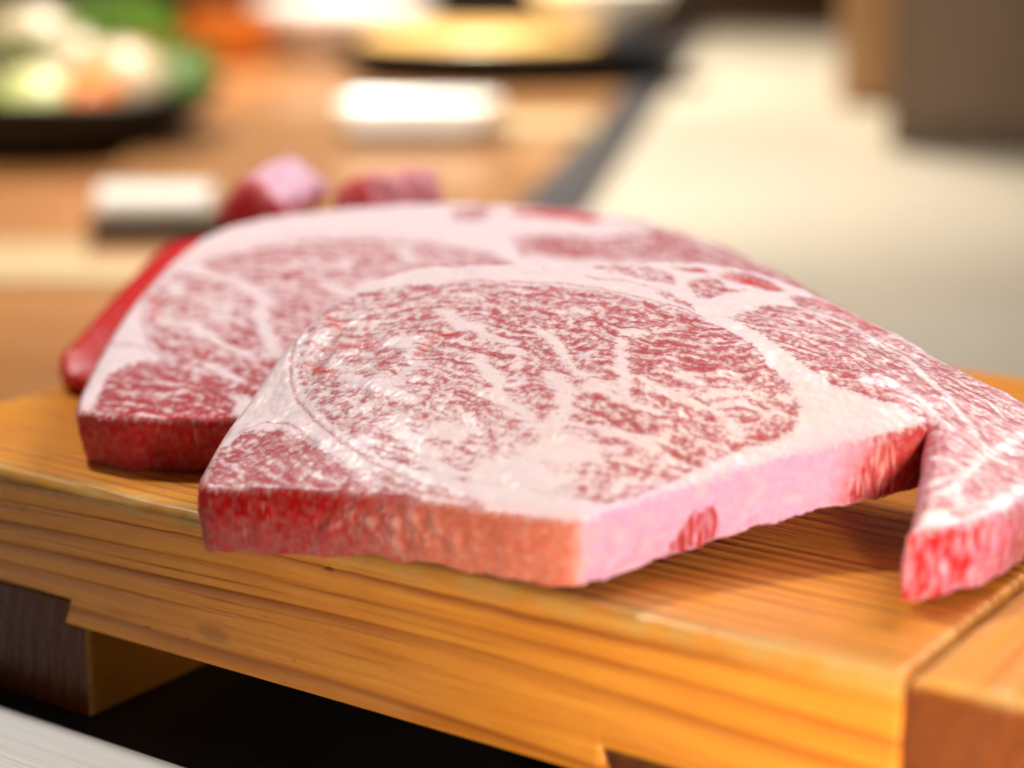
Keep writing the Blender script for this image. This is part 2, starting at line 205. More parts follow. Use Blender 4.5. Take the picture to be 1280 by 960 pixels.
REAR = {"ctrl":[[-317.2,20.5,20.0],[-294.3,19.0,20.0],[-275.7,26.8,20.5],[-260.1,36.4,21.0],[-332.2,40.9,25.0],[-346.5,65.2,32.0],[-364.2,95.8,38.5],[-377.2,122.7,44.0],[-390.9,153.6,49.0],[-397.5,178.1,52.5],[-391.8,200.3,56.0],[-372.3,220.6,59.0],[-352.3,235.3,61.0],[-333.5,251.4,62.0],[-314.6,261.5,62.0],[-287.9,272.3,61.5],[-265.4,282.7,60.0],[-239.0,286.0,57.0],[-210.5,276.9,54.0],[-189.6,273.1,50.5],[-166.4,263.7,46.0],[-138.5,249.7,40.0],[-115.6,236.5,34.0],[-321.0,110.4,41.0],[-318.4,165.5,48.5],[-284.8,219.1,54.0],[-239.5,247.3,51.0]],"outline":[[-317.1,20.4,0,0.9,0.9,0.7,0.2,0.5],[-307.0,18.2,0,0.95,0.9,0.8,0.1,0.5],[-294.4,19.1,0,0.95,0.95,1,0.1,0.5],[-283.6,23.4,0,0.95,0.95,1,0.1,0.5],[-270.9,29.5,0,0.95,0.95,1,0.1,0.5],[-260.1,36.4,0,0.9,0.95,1,0.1,0.5],[-247,50,0,0.8,0.8,0.5,0.2,0],[-225,75,0,0.8,0.8,0.5,0.2,0],[-190,110,0,0.8,0.8,0.5,0.2,0],[-150,150,0,0.8,0.8,0.5,0.2,0],[-118,190,0,0.8,0.8,0.5,0.2,0],[-104,220,0,0.8,0.8,0.5,0.2,0],[-115.5,236.5,0,0.5,0.5,0.5,0.4,0],[-138.6,249.8,0,0.5,0.5,0.5,0.4,0],[-166.4,263.7,0,0.5,0.5,0.5,0.4,0],[-189.5,273.1,0,0.5,0.5,0.6,0.3,0],[-210.6,277.0,0,0.5,0.5,0.6,0.3,0],[-239.0,285.9,0,0.5,0.5,0.5,0.3,0],[-265.4,282.7,0,0.4,0.5,0.6,0.3,0],[-287.9,272.3,0,0.5,0.5,0.8,0.2,0],[-314.6,261.4,0,0.3,0.4,0.3,0.1,0.1],[-333.5,251.4,0,0.1,0.2,0.1,0.1,0.1],[-352.4,235.3,0,0.05,0.1,0,0.1,0],[-372.2,220.6,0,0.05,0.1,0,0.1,0],[-391.8,200.3,0,0.05,0.1,0,0.1,0],[-397.4,178.0,0,0.05,0.1,0,0.15,0],[-390.9,153.6,0,0.05,0.1,0,0.2,0],[-377.3,122.8,0,0.1,0.2,0,0.2,0],[-364.2,95.8,0,0.1,0.2,0,0.2,0],[-346.5,65.3,0,0.15,0.3,0.1,0.2,0],[-332.2,40.9,0,0.5,0.6,0.5,0.2,0]],"muscles":{"ribeye_muscle":[[[-341.8,82.1],[-354.0,94.6],[-365.8,110.9],[-370.7,125.1],[-371.4,147.2],[-361.0,170.2],[-344.9,187.5],[-323.0,197.7],[-295.3,205.1],[-273.7,209.0],[-259.1,205.0],[-240.1,166.1],[-246.7,114.0],[-250.2,72.3],[-259.0,52.8],[-267.4,49.9],[-281.2,50.8],[-297.7,56.3],[-315.4,63.4],[-329.5,71.0]]],"cap_muscle":[[[-242.7,265.3],[-231.7,280.2],[-205.1,274.1],[-179.0,267.0],[-156.7,258.6],[-128.9,243.7],[-124.3,234.0],[-148.6,242.2],[-171.2,245.2],[-200.2,245.1],[-230.0,244.4],[-249.6,250.8]]],"corner_muscle":[[[-310.5,20.5],[-317.9,32.8],[-325.5,44.6],[-324.5,53.4],[-318.0,59.1],[-303.2,60.1],[-285.0,53.8],[-266.2,46.5],[-260.9,37.3],[-277.0,28.2],[-295.8,20.5]]],"scrap":[[[-276.8,231.0],[-263.8,248.0],[-245.3,256.6],[-218.5,257.4],[-184.2,256.1],[-159.7,250.4],[-187.5,248.6],[-220.6,241.5],[-243.6,228.9],[-262.7,216.1]],[[-320.4,245.4],[-311.2,256.6],[-302.5,256.4],[-300.0,240.6],[-308.6,235.0]],[[-295.9,259.2],[-283.4,271.8],[-263.1,275.7],[-260.9,268.9],[-276.8,261.7],[-288.9,254.9]],[[-259.0,228.4],[-254.1,233.0],[-235.8,231.9],[-244.8,227.7]],[[-259.1,279.1],[-245.2,282.8],[-218.4,277.4],[-235.3,279.5]]]},"lines":[[[[-298.7,209.9],[-326.9,202.7],[-349.2,192.6],[-368.9,174.2],[-377.7,151.6],[-377.5,127.7],[-368.2,107.4],[-347.3,84.2],[-328.7,68.5],[-309.8,58.8],[-289.5,51.6],[-268.6,47.2]],0.4],[[[-346.5,63.2],[-335.5,64.5],[-324.6,66.0]],0.4]],"reds":[[[[-362.3,105.0],[-351.0,95.5],[-343.5,85.5]],1.2],[[[-291.8,259.3],[-276.8,268.0],[-262.9,272.1]],4.0],[[[-295.8,20.5],[-277.0,28.2],[-261.4,37.0]],1.5]],"seams":[[[[-376.7,138.5],[-352.9,131.8],[-338.8,130.3],[-317.2,120.0],[-306.2,105.0],[-291.7,92.8],[-280.2,83.9]],2.6],[[[-332.0,146.7],[-333.3,163.2],[-315.2,161.6],[-315.7,172.5]],2.2],[[[-363.9,117.9],[-355.9,114.1]],2.0],[[[-311.4,146.8],[-291.9,137.7],[-292.5,158.6]],2.2],[[[-340.3,86.6],[-325.3,88.2],[-301.8,79.9],[-282.2,75.3]],1.6],[[[-295.8,64.8],[-276.6,60.3]],1.6],[[[-307.3,193.6],[-292.9,185.5]],2.5],[[[-342.6,106.8],[-321.2,106.0]],1.2]],"flow":[[-331.0,89.9,0.984,-0.18],[-346.3,129.3,0.992,0.128],[-345.8,162.8,0.958,0.285],[-315.9,177.9,1.0,-0.002],[-285.6,66.2,0.999,-0.035],[-296.1,40.4,0.981,0.193],[-293.0,202.0,0.998,0.059],[-213.6,262.0,0.97,-0.242],[-169.8,256.2,0.928,-0.373]],"bias":[[-331.0,89.9,0.0],[-330.0,115.9,-0.3],[-298.1,67.3,0.1],[-344.9,151.7,0.1],[-324.8,173.3,0.1],[-293.0,202.0,0.0],[-300.9,45.4,0.8],[-305.4,30.1,0.9],[-271.8,38.5,1.0],[-213.6,262.0,0.35],[-172.4,254.3,0.3],[-280.6,267.5,1.0],[-238.5,245.6,0.1],[-306.5,249.9,0.2],[-245.6,232.1,0.8]]}


# ------------------------------------------------------------------ setting
ZC = -0.0845
def box(bm, x0, x1, y0, y1, z0, z1):
    v = [bm.verts.new(p) for p in ((x0, y0, z0), (x1, y0, z0), (x1, y1, z0), (x0, y1, z0), (x0, y0, z1), (x1, y0, z1), (x1, y1, z1), (x0, y1, z1))]
    for f in ((0, 3, 2, 1), (4, 5, 6, 7), (0, 1, 5, 4), (1, 2, 6, 5), (2, 3, 7, 6), (3, 0, 4, 7)): bm.faces.new([v[i] for i in f])
def box_mesh(name, x0, x1, y0, y1, z0, z1, bev=0.002, seg=3):
    bm = bmesh.new(); box(bm, x0, x1, y0, y1, z0, z1)
    if bev: bmesh.ops.bevel(bm, geom=bm.edges[:], offset=bev, segments=seg, affect='EDGES', profile=.6)
    me = bm_mesh(name, bm); return me

steel = NT('brushed_steel'); _c = steel.obj()
_s = steel.noise(steel.scale(_c, (6, 900, 900)), 1.0, 4, .6)
STEEL = steel.set(Base_Color=steel.mix(steel.mapr(_s, .3, .7), (.80, .79, .74, 1), (.70, .69, .64, 1)), Metallic=.72, Roughness=steel.mapr(_s, .3, .7, .42, .55), Normal=steel.bump(_s, .0002, .3))

# ------------------------------------------------------------------ steaks
def tps(ctrl, lam=1.5):
    A = np.array(ctrl, float); P = A[:, :2]; n = len(P)
    d = np.linalg.norm(P[:, None] - P[None], axis=-1) + 1e-9
    M = np.zeros((n + 3, n + 3)); M[:n, :n] = d ** 2 * np.log(d) + lam * n * np.eye(n)
    M[:n, n] = 1; M[:n, n + 1:] = P; M[n, :n] = 1; M[n + 1:, :n] = P.T
    w = np.linalg.solve(M, np.concatenate([A[:, 2], np.zeros(3)]))
    def ev(x, y):
        o = w[n] + w[n + 1] * x + w[n + 2] * y
        for k in range(n):
            d2 = (x - P[k, 0]) ** 2 + (y - P[k, 1]) ** 2 + 1e-9
            o = o + (w[k] * .5) * d2 * np.log(d2)
        return o
    return ev
def smooth_loop(pts, step=1.0):
    """Catmull-Rom through the outline; keeps the marked corners; returns x, y and the interpolated wall keys."""
    P = np.array(pts, float); n = len(P); out = []
    for i in range(n):
        a, b, c, d = P[i - 1].copy(), P[i], P[(i + 1) % n], P[(i + 2) % n].copy()
        if b[2]: a[:2] = b[:2] - (c[:2] - b[:2])
        if c[2]: d[:2] = c[:2] + (c[:2] - b[:2])
        L = np.linalg.norm(c[:2] - b[:2]); m = max(2, int(L / step))
        for k in range(m):
            t = k / m
            xy = .5 * ((2 * b[:2]) + (-a[:2] + c[:2]) * t + (2 * a[:2] - 5 * b[:2] + 4 * c[:2] - d[:2]) * t * t + (-a[:2] + 3 * b[:2] - 3 * c[:2] + d[:2]) * t ** 3)
            out.append(np.r_[xy, b[3:] * (1 - t) + c[3:] * t])
    return np.array(out)
def seg_dist(X, Y, a, b):
    ex, ey = b[0] - a[0], b[1] - a[1]; L2 = ex * ex + ey * ey + 1e-9
    t = np.clip(((X - a[0]) * ex + (Y - a[1]) * ey) / L2, 0, 1)
    return np.hypot(X - a[0] - t * ex, Y - a[1] - t * ey), t
def poly_sd(X, Y, P):
    """signed distance, positive inside"""
    d = np.full(X.shape, 1e9, np.float32); ins = np.zeros(X.shape, bool); n = len(P)
    for i in range(n):
        a, b = P[i], P[(i + 1) % n]
        d = np.minimum(d, seg_dist(X, Y, a, b)[0])
        if a[1] != b[1]:
            ins ^= ((a[1] > Y) != (b[1] > Y)) & (X < (b[0] - a[0]) * (Y - a[1]) / (b[1] - a[1]) + a[0])
    return np.where(ins, d, -d)
def line_d(X, Y, pts, x0, y0, h, R):
    """distance to a polyline, only near it"""
    D = np.full(X.shape, 1e3, np.float32)
    for a, b in zip(pts[:-1], pts[1:]):
        i0 = max(0, int((min(a[0], b[0]) - R - x0) / h)); i1 = int((max(a[0], b[0]) + R - x0) / h) + 2
        j0 = max(0, int((min(a[1], b[1]) - R - y0) / h)); j1 = int((max(a[1], b[1]) + R - y0) / h) + 2
        s = (slice(j0, j1), slice(i0, i1))
        if D[s].size: D[s] = np.minimum(D[s], seg_dist(X[s], Y[s], a, b)[0])
    return D
def spectral(shape, h, lo, hi, rg):
    """band-limited noise of unit variance, wavelengths lo..hi mm"""
    f = np.fft.rfft2(rg.standard_normal(shape))
    k = np.hypot(np.fft.fftfreq(shape[0], h)[:, None], np.fft.rfftfreq(shape[1], h)[None])
    g = np.exp(-(k * lo * .8) ** 2) * (1 - np.exp(-(k * hi * .8) ** 2))
    o = np.fft.irfft2(f * g, shape); return ((o - o.mean()) / o.std()).astype(np.float32)
def bil(A, j, i):
    j = np.clip(j, 0, A.shape[0] - 1.001); i = np.clip(i, 0, A.shape[1] - 1.001)
    j0 = j.astype(int); i0 = i.astype(int); fj = j - j0; fi = i - i0
    return (A[j0, i0] * (1 - fi) + A[j0, i0 + 1] * fi) * (1 - fj) + (A[j0 + 1, i0] * (1 - fi) + A[j0 + 1, i0 + 1] * fi) * fj
def idw(X, Y, pts, p=2.2):
    num = 0; den = 0
    for q in pts:
        w = 1 / ((X - q[0]) ** 2 + (Y - q[1]) ** 2 + 30) ** (p / 2); den = den + w; num = num + w[..., None] * np.array(q[2:], float)
    return num / den[..., None]
def sst(a, b, x):
    t = np.clip((x - a) / (b - a), 0, 1); return t * t * (3 - 2 * t)

def build_steak(name, D, h, thick, seed, rows=26, rim=3.0, shift=.3, swell=1.0, lumps=(), patch=None, keep_above=None, fine_len=9.0, lean_shift=0.0, low=False, grain=1.85, gain=1.0):
    rg = np.random.default_rng(seed)
    surf = tps(D['ctrl']); O = smooth_loop(D['outline'], 1.2)
    x0, y0 = O[:, 0].min() - 3, O[:, 1].min() - 3; x1, y1 = O[:, 0].max() + 3, O[:, 1].max() + 3
    nx, ny = int((x1 - x0) / h) + 1, int((y1 - y0) / h) + 1
    X, Y = np.meshgrid((x0 + np.arange(nx) * h).astype(np.float32), (y0 + np.arange(ny) * h).astype(np.float32))
    sd = poly_sd(X, Y, O[:, :2]).astype(np.float32)
    S = X.shape
    # ---- where the tissue is lean and where it is fat
    n1 = spectral(S, h, 1.1 * grain, 4.5 * grain, rg); n2 = spectral(S, h, 1.1, 3.8, rg); n3 = spectral(S, h, 4, 13, rg); n4 = spectral(S, h, 1.6, 5, rg); nb = spectral(S, h, 14, 60, rg)
    fl = idw(X, Y, D['flow']); fl /= np.linalg.norm(fl, axis=-1, keepdims=True) + 1e-9
    ang = (nb * .25 + n3 * .22)[..., None]
    fl = np.concatenate([fl[..., :1] * np.cos(ang) - fl[..., 1:] * np.sin(ang), fl[..., :1] * np.sin(ang) + fl[..., 1:] * np.cos(ang)], -1)
    jj, ii = np.meshgrid(np.arange(S[0], dtype=np.float32), np.arange(S[1], dtype=np.float32), indexing='ij')
    streak = n1.copy(); cnt = 1
    steps = int(fine_len / (1.6 * h))
    for sgn in (1, -1):
        pj, pi = jj.copy(), ii.copy()
        for k in range(steps):
            v = fl[np.clip(pj.astype(int), 0, S[0] - 1), np.clip(pi.astype(int), 0, S[1] - 1)]
            pi += sgn * 1.6 * v[..., 0]; pj += sgn * 1.6 * v[..., 1]
            streak += bil(n1, pj, pi); cnt += 1
    streak /= streak.std()
    bias = idw(X, Y, D['bias'], 3.0)[..., 0]
    field = .70 * streak + .16 * n2 + .50 * n4 + .58 * n3 + bias + lean_shift
    for pts, r in D['seams']:
        d = line_d(X, Y, pts, x0, y0, h, r + 6) - r * np.clip(.74 + .34 * n3 + .2 * n4, .1, 1.6) - .1 + .3 * n2 + .3 * streak
        field -= (2.5 if len(pts) > 2 else 3.2) * (1 - sst(-.8, 1.3, d))
    lean_in = (sst(-1.0, 1.0, field) * .60 + .26 * sst(.6, 1.7, field)) * gain
    # thin dark threads of lean between the fat cells
    n5 = spectral(S, h, 1.7 * grain, 5.0 * grain, rg); st2 = n5.copy()
    for sgn in (1, -1):
        pj, pi = jj.copy(), ii.copy()
        for k in range(max(2, steps // 4)):
            v = fl[np.clip(pj.astype(int), 0, S[0] - 1), np.clip(pi.astype(int), 0, S[1] - 1)]
            pi += sgn * 1.6 * v[..., 0]; pj += sgn * 1.6 * v[..., 1]
            st2 += bil(n5, pj, pi)
    st2 /= st2.std()
    web = (1 - sst(.03, .17, np.abs(st2 + .13 * n2))) * sst(-1.3, .1, field - .72 * streak + .3 * n3) * np.clip(.8 + .25 * n4, .2, 1)
    lean_in = np.maximum(lean_in, .95 * web)
    lean = np.zeros(S, np.float32); region = np.zeros(S, np.int8); names = ['fat']
    for k, polys in D['muscles'].items():
        for P in polys:
            s = poly_sd(X, Y, np.array(P)) + .45 * n4 + .3 * n2
            lean = np.maximum(lean, sst(-.35, .5, s) * lean_in)
            if k != 'scrap':
                if k not in names: names.append(k)
                region[(s > .7)] = names.index(k)
    for pts, w in D['lines']:
        d = line_d(X, Y, pts, x0, y0, h, w + 4) + .2 * n2
        lean = np.maximum(lean, (1 - sst(w * .5, w * 1.5 + .25, d)) * (.62 + .12 * n3))
    red = np.clip(.10 * n3, 0, 1)
    for pts, w in D['reds']:
        d = line_d(X, Y, pts, x0, y0, h, w + 6) + .6 * n4
        m = 1 - sst(w * .5, w * 1.6 + .4, d); red = np.maximum(red, m); lean = np.maximum(lean, m * np.clip(.62 + .3 * streak, .2, 1))
    k_ = np.hypot(np.fft.fftfreq(S[0], h)[:, None], np.fft.rfftfreq(S[1], h)[None])
    soft = np.fft.irfft2(np.fft.rfft2(lean) * np.exp(-(k_ * 1.1 * 4.4) ** 2 / 2), S)
    lean = np.clip(.78 * lean + .32 * soft, 0, 1)
    if D.get('all_red'): lean = np.clip(.98 + .03 * streak, .8, 1); red = np.clip(.95 + .05 * n3, 0, 1)
    # ---- relief of the cut face
    rel = .06 * n3 + (.012 + .03 * lean) * n4 + .012 * n2 - .18 * np.clip(lean, 0, 1) + .2 * nb
    for pts, w in D['lines']:
        rel -= .10 * np.exp(-(line_d(X, Y, pts, x0, y0, h, 4) / (w + .35)) ** 2)
    Zs = surf(X.astype(float), Y.astype(float))
    e = np.clip(rim - sd, 0, rim)
    Zt = Zs + rel * sst(0, 1.5, sd) - .55 * rim * (e / rim) ** 2
    gy, gx = np.gradient(Zs, h)
    # ---- grid cells inside the outline; the border vertices slide onto it
    inside = sd > .35 * h
    cell = inside[:-1, :-1] & inside[1:, :-1] & inside[:-1, 1:] & inside[1:, 1:]
    for _ in range(3):   # drop cells that hang on by a corner
        pad = np.pad(cell, 1); nb4 = pad[:-2, 1:-1].astype(int) + pad[2:, 1:-1] + pad[1:-1, :-2] + pad[1:-1, 2:]
        cell &= nb4 >= 2
    use = np.zeros(S, bool)
    for a in (slice(0, -1), slice(1, None)):
        for b in (slice(0, -1), slice(1, None)): use[a, b] |= cell
    idx = np.full(S, -1, np.int64); idx[use] = np.arange(use.sum()); nv = int(use.sum())
    vx = X[use].astype(float); vy = Y[use].astype(float); vz = Zt[use].astype(float)
    cj, ci = np.nonzero(cell)
    quad = np.stack([idx[cj, ci], idx[cj, ci + 1], idx[cj + 1, ci + 1], idx[cj + 1, ci]], -1)
    creg = region[cj, ci]
    # border edges, counter-clockwise
    E = np.concatenate([quad[:, [k, (k + 1) % 4]] for k in range(4)]); Ec = np.tile(np.arange(len(quad)), 4)
    key = np.minimum(E[:, 0], E[:, 1]) * nv + np.maximum(E[:, 0], E[:, 1])
    u, inv, cnts = np.unique(key, return_inverse=True, return_counts=True)
    bd = np.nonzero(cnts[inv] == 1)[0]
    nxt = {}
    for k in bd: nxt.setdefault(int(E[k, 0]), []).append((int(E[k, 1]), int(Ec[k])))
    best = []
    starts = set(nxt)
    while starts:
        s0 = next(iter(starts)); loop = []; v = s0
        while nxt.get(v):
            w, c = nxt[v].pop(); loop.append((v, c)); starts.discard(v); v = w
            if v == s0: break
        starts.discard(s0)
        if len(loop) > len(best): best = loop
    loop = np.array([a for a, c in best]); lcell = np.array([c for a, c in best]); nl = len(loop)
    # project border on the outline and read the wall keys there
    keys = np.zeros((nl, O.shape[1] - 2)); tx = np.zeros(nl); ty = np.zeros(nl); bdist = np.full(nl, 1e9)
    for k in range(len(O)):
        a, b = O[k], O[(k + 1) % len(O)]
        d, t = seg_dist(vx[loop], vy[loop], a, b); m = d < bdist
        bdist[m] = d[m]; tx[m] = (a[0] + (b[0] - a[0]) * t)[m]; ty[m] = (a[1] + (b[1] - a[1]) * t)[m]
        keys[m] = (a[2:] + (b[2:] - a[2:]) * t[:, None])[m]
    for _ in range(2):
        tx = .25 * np.roll(tx, 1) + .5 * tx + .25 * np.roll(tx, -1); ty = .25 * np.roll(ty, 1) + .5 * ty + .25 * np.roll(ty, -1)
    vx[loop] = tx; vy[loop] = ty
    vz[loop] = surf(tx, ty) - rim * .55
    # ---- underside, offset along the slab normal
    th = thick + .5 * nb + .15 * n3
    bx = vx + shift * (th * gx)[use]; by = vy + shift * (th * gy)[use]; bz = (Zs - th)[use].copy()
    bz[loop] += .5
    if keep_above is not None: bz = np.maximum(bz, np.where((by > .5) & (by < 330) & (bx > -407), keep_above, -50))
    # ---- side walls
    tgx = np.roll(tx, -3) - np.roll(tx, 3); tgy = np.roll(ty, -3) - np.roll(ty, 3); L = np.hypot(tgx, tgy) + 1e-9
    nxn, nyn = tgy / L, -tgx / L
    for _ in range(6):
        nxn = (np.roll(nxn, 1) + nxn * 2 + np.roll(nxn, -1)) / 4; nyn = (np.roll(nyn, 1) + nyn * 2 + np.roll(nyn, -1)) / 4
    arc = np.concatenate([[0], np.cumsum(np.hypot(np.diff(tx), np.diff(ty)))]); tot = arc[-1] + 1
    ws = (rows + 1, 2048); hw = tot / 2048
    def wn(lo, hi, stretch=1.0):
        A = spectral((256, 2048), hw, lo, hi, rg)
        return lambda v, s: bil(A, 20 + v * thick / hw / stretch, s / tot * 2047)
    w1, w2, w3, wf = wn(1.2, 5), wn(4, 14), wn(10, 40), wn(1.6, 7, 7.0)
    WX, WY, WZ, WA = [], [], [], []
    for r in range(rows + 1):
        v = np.full(nl, r / rows); t = v
        lean_w = keys[:, 0] * (1 - t) + keys[:, 1] * t; redk, pk, sm = keys[:, 2], keys[:, 3], keys[:, 4]
        a1, a2, a3, fb = w1(v, arc), w2(v, arc), w3(v, arc), wf(v, arc)
        bulge = .9 * swell * np.sin(np.pi * np.clip(t, 0, 1)) ** .8 + (.008 * a1 + .03 * a2 + .4 * a3 * .6) * np.sin(np.pi * np.clip(t, .0, 1)) ** .5 + .012 * fb * lean_w
        Lw = 0
        for (cx_, cy_, cv, rr, amp) in lumps:
            d2 = ((tx - cx_ + .9 * a2) ** 2 + (ty - cy_) ** 2) / rr ** 2 + ((t - cv) * thick / rr / 1.3 + .22 * a2) ** 2
            bulge += amp * np.exp(-d2 * 1.3); Lw = Lw + amp * .45 * np.exp(-d2 * 2.2)
        # torn lower edge
        tear = np.clip(a2 * .8 + a1 * .22, -1.6, 1.6) * sst(.80, 1.0, t) * .6
        px_ = vx[loop] * (1 - t) + bx[loop] * t + nxn * bulge; py_ = vy[loop] * (1 - t) + by[loop] * t + nyn * bulge
        pz_ = vz[loop] * (1 - t) + bz[loop] * t + (tear if 0 < r < rows else 0)
        if keep_above is not None: pz_ = np.maximum(pz_, np.where((py_ > .5) & (px_ > -407) & (py_ < 330), keep_above, -50))
        ln = np.clip(lean_w + (.04 * a2 + .03 * fb) * np.clip(lean_w * 2.2, .05, 1) - .5 * np.clip(fb - 1.5, 0, 1) * (lean_w > .6) + .22 * fb * (keys[:, 3] > .5) * sst(.3, .6, lean_w), 0, 1)
        ln = ln * (1 - .8 * np.clip(Lw, 0, 1))
        rd = np.clip(redk * (1.0 - .55 * sst(.25, .75, t + .12 * a2)) + .15 * a2 * (redk > .2), 0, 1)
        sl = np.clip(sm + .14 * a2 * sm, 0, 1) * (1 - .6 * np.clip(Lw, 0, 1)); pk = np.clip(pk + .12 * a3, 0, 1)
        if patch is not None:
            q = patch(tx, ty, t, a1, a2, fb); ln = np.maximum(ln, q); rd = np.where(q > .1, .25, rd)
        WX.append(px_); WY.append(py_); WZ.append(pz_); WA.append(np.stack([ln, rd, pk, sl], -1))
    # ---- tissue of the cut face; near the rim it takes the rim's tint
    pos = np.full(S, -1); 
    A_top = np.zeros((nv, 4), np.float32); A_top[:, 0] = lean[use]; A_top[:, 1] = red[use]
    rimk = np.zeros((nv, 4), np.float32)
    near = sd[use] < 9
    q = np.nonzero(near)[0]; step_ = 6; sub = np.arange(0, nl, step_)
    for c in range(0, len(q), 20000):
        qq = q[c:c + 20000]; d2 = (vx[qq][:, None] - tx[sub][None]) ** 2 + (vy[qq][:, None] - ty[sub][None]) ** 2
        k = sub[d2.argmin(1)]; rimk[qq] = WA[0][k]
    f = (1 - sst(.3, 2.2, sd[use] + .5 * n4[use]))
    A_top = A_top * (1 - f[:, None]) + rimk * f[:, None]
    f2 = (1 - sst(1, 8, sd[use] + 1.0 * n4[use])) * .30
    A_top[:, 2] = np.maximum(A_top[:, 2], f2 * rimk[:, 2]); A_top[:, 3] = np.maximum(A_top[:, 3], f2 * rimk[:, 3] * .8)
    A_top[:, 2] += .10 * np.clip(.5 + .5 * nb[use], 0, 1)
    # ---- one closed solid per muscle, one for the fat
    root = empty(name, (0, 0, 0))
    topV = np.stack([vx, vy, vz], -1) * .001; botV = np.stack([bx, by, bz], -1) * .001
    WXYZ = np.stack([np.stack(WX), np.stack(WY), np.stack(WZ)], -1) * .001; WA = np.stack(WA).astype(np.float32)
    owner = creg[lcell]; eother = {}
    for ri, rn in enumerate(names):
        cs = np.nonzero(creg == ri)[0]
        if len(cs) < 30: continue
        Q = quad[cs]
        vid = np.unique(Q); mp = np.full(nv, -1); mp[vid] = np.arange(len(vid)); n = len(vid)
        V = [topV[vid], botV[vid]]; A = [A_top[vid], A_top[vid]]; F = [mp[Q], mp[Q][:, ::-1] + n]; base = 2 * n
        ed = np.concatenate([Q[:, [k, (k + 1) % 4]] for k in range(4)])
        ky = np.minimum(ed[:, 0], ed[:, 1]) * nv + np.maximum(ed[:, 0], ed[:, 1])
        u, inv, cn = np.unique(ky, return_inverse=True, return_counts=True); border = ed[cn[inv] == 1]
        # outer wall strips that belong to this muscle
        own = np.nonzero(owner == ri)[0]
        lnext = np.roll(loop, -1)
        outer = set((int(loop[k]), int(lnext[k])) for k in own)
        if len(own):
            lv = np.unique(np.concatenate([own, (own + 1) % nl])); lm = np.full(nl, -1); lm[lv] = np.arange(len(lv)); m = len(lv)
            V.append(WXYZ[1:-1][:, lv].reshape(-1, 3)); A.append(WA[1:-1][:, lv].reshape(-1, 4))
            a = own; b = (own + 1) % nl
            for r in range(rows):
                ta = mp[loop[a]] if r == 0 else base + (r - 1) * m + lm[a]; tb = mp[loop[b]] if r == 0 else base + (r - 1) * m + lm[b]
                ua = mp[loop[a]] + n if r == rows - 1 else base + r * m + lm[a]; ub = mp[loop[b]] + n if r == rows - 1 else base + r * m + lm[b]
                F.append(np.stack([tb, ta, ua, ub], -1))
            base += (rows - 1) * m
        inner = np.array([p for p in border if (int(p[0]), int(p[1])) not in outer])
        if len(inner):
            k = len(inner)
            V.append(np.concatenate([topV[inner[:, 0]], topV[inner[:, 1]], botV[inner[:, 1]], botV[inner[:, 0]]])); A.append(np.tile(A_top[inner[:, 0]], (4, 1)))
            i = base + np.arange(k); F.append(np.stack([i + k, i, i + 3 * k, i + 2 * k], -1)); base += 4 * k
        V = np.concatenate(V); A = np.concatenate(A); F = np.concatenate(F)
        me = np_mesh(rn, V, F)
        at = me.color_attributes.new('tissue', 'FLOAT_COLOR', 'POINT')
        if len(me.vertices) == len(A): at.data.foreach_set('color', np.clip(A, 0, 1).astype(np.float32).ravel())
        o = link(rn, me, MEAT, root)
    return root

def red_patch(tx, ty, t, a1, a2, fb):
    # the strip of lean in the fat of the near side: a low trapezoid with its own streaks
    s = tx * 0 + ty
    u = (ty - PATCH[0]) / (PATCH[1] - PATCH[0])
    on = (tx > -105) & (tx < -60) & (ty > PATCH[0] - 3) & (ty < PATCH[1] + 3)
    top = .95 - .62 * sst(-.05, .55, u) + .25 * sst(.86, 1.02, u) + .05 * a2
    q = sst(-.03, .05, t - top) * sst(-.08, .02, u) * (1 - sst(.95, 1.05, u))
    return np.where(on, q * np.clip(.82 + .28 * fb, .2, 1), 0)
PATCH = (30.5, 47.5)

# ------------------------------------------------------------------ the counters
def prism(name, pts, z0, z1, bev=0.0, seg=2):
    bm = bmesh.new(); a = [bm.verts.new((x, y, z1)) for x, y in pts]; b = [bm.verts.new((x, y, z0)) for x, y in pts]; n = len(pts)
    bm.faces.new(a); bm.faces.new(b[::-1])
    for i in range(n): bm.faces.new((a[i], b[i], b[(i + 1) % n], a[(i + 1) % n]))
    if bev:
        te = [e for e in bm.edges if all(v in a for v in e.verts)]
        bmesh.ops.bevel(bm, geom=te, offset=bev, segments=seg, affect='EDGES', profile=.5)
    me = bm_mesh(name, bm); return me
def lathe(name, prof, seg=48):
    bm = bmesh.new(); rings = []
    for r, z in prof:
        rings.append([bm.verts.new((max(r, 1e-4) * math.cos(2 * math.pi * k / seg), max(r, 1e-4) * math.sin(2 * math.pi * k / seg), z)) for k in range(seg)])
    for a, b in zip(rings[:-1], rings[1:]):
        for k in range(seg): bm.faces.new((a[k], a[(k + 1) % seg], b[(k + 1) % seg], b[k]))
    bm.faces.new(rings[0]); bm.faces.new(rings[-1][::-1])
    return bm_mesh(name, bm)

COUNTER = plain('brown_counter_wood', (.36, .150, .042, 1), (.28, .105, .028, 1), rough=.42, scale=5, stretch=(1, 6, 1))
TRAYW = plain('brown_lacquer_wood', (.31, .140, .045, 1), (.25, .108, .034, 1), rough=.34, scale=5, stretch=(1, 5, 1), coat=.3)
GRID = plain('warm_griddle_steel', (.47, .41, .32, 1), (.40, .35, .27, 1), rough=.30, scale=4)
BLACK = plain('black_glaze', (.008, .008, .010, 1), (.014, .014, .016, 1), rough=.35, scale=20, spec=.15)
DARKTRIM = plain('dark_trim', (.03, .028, .035, 1), (.02, .02, .024, 1), rough=.4)

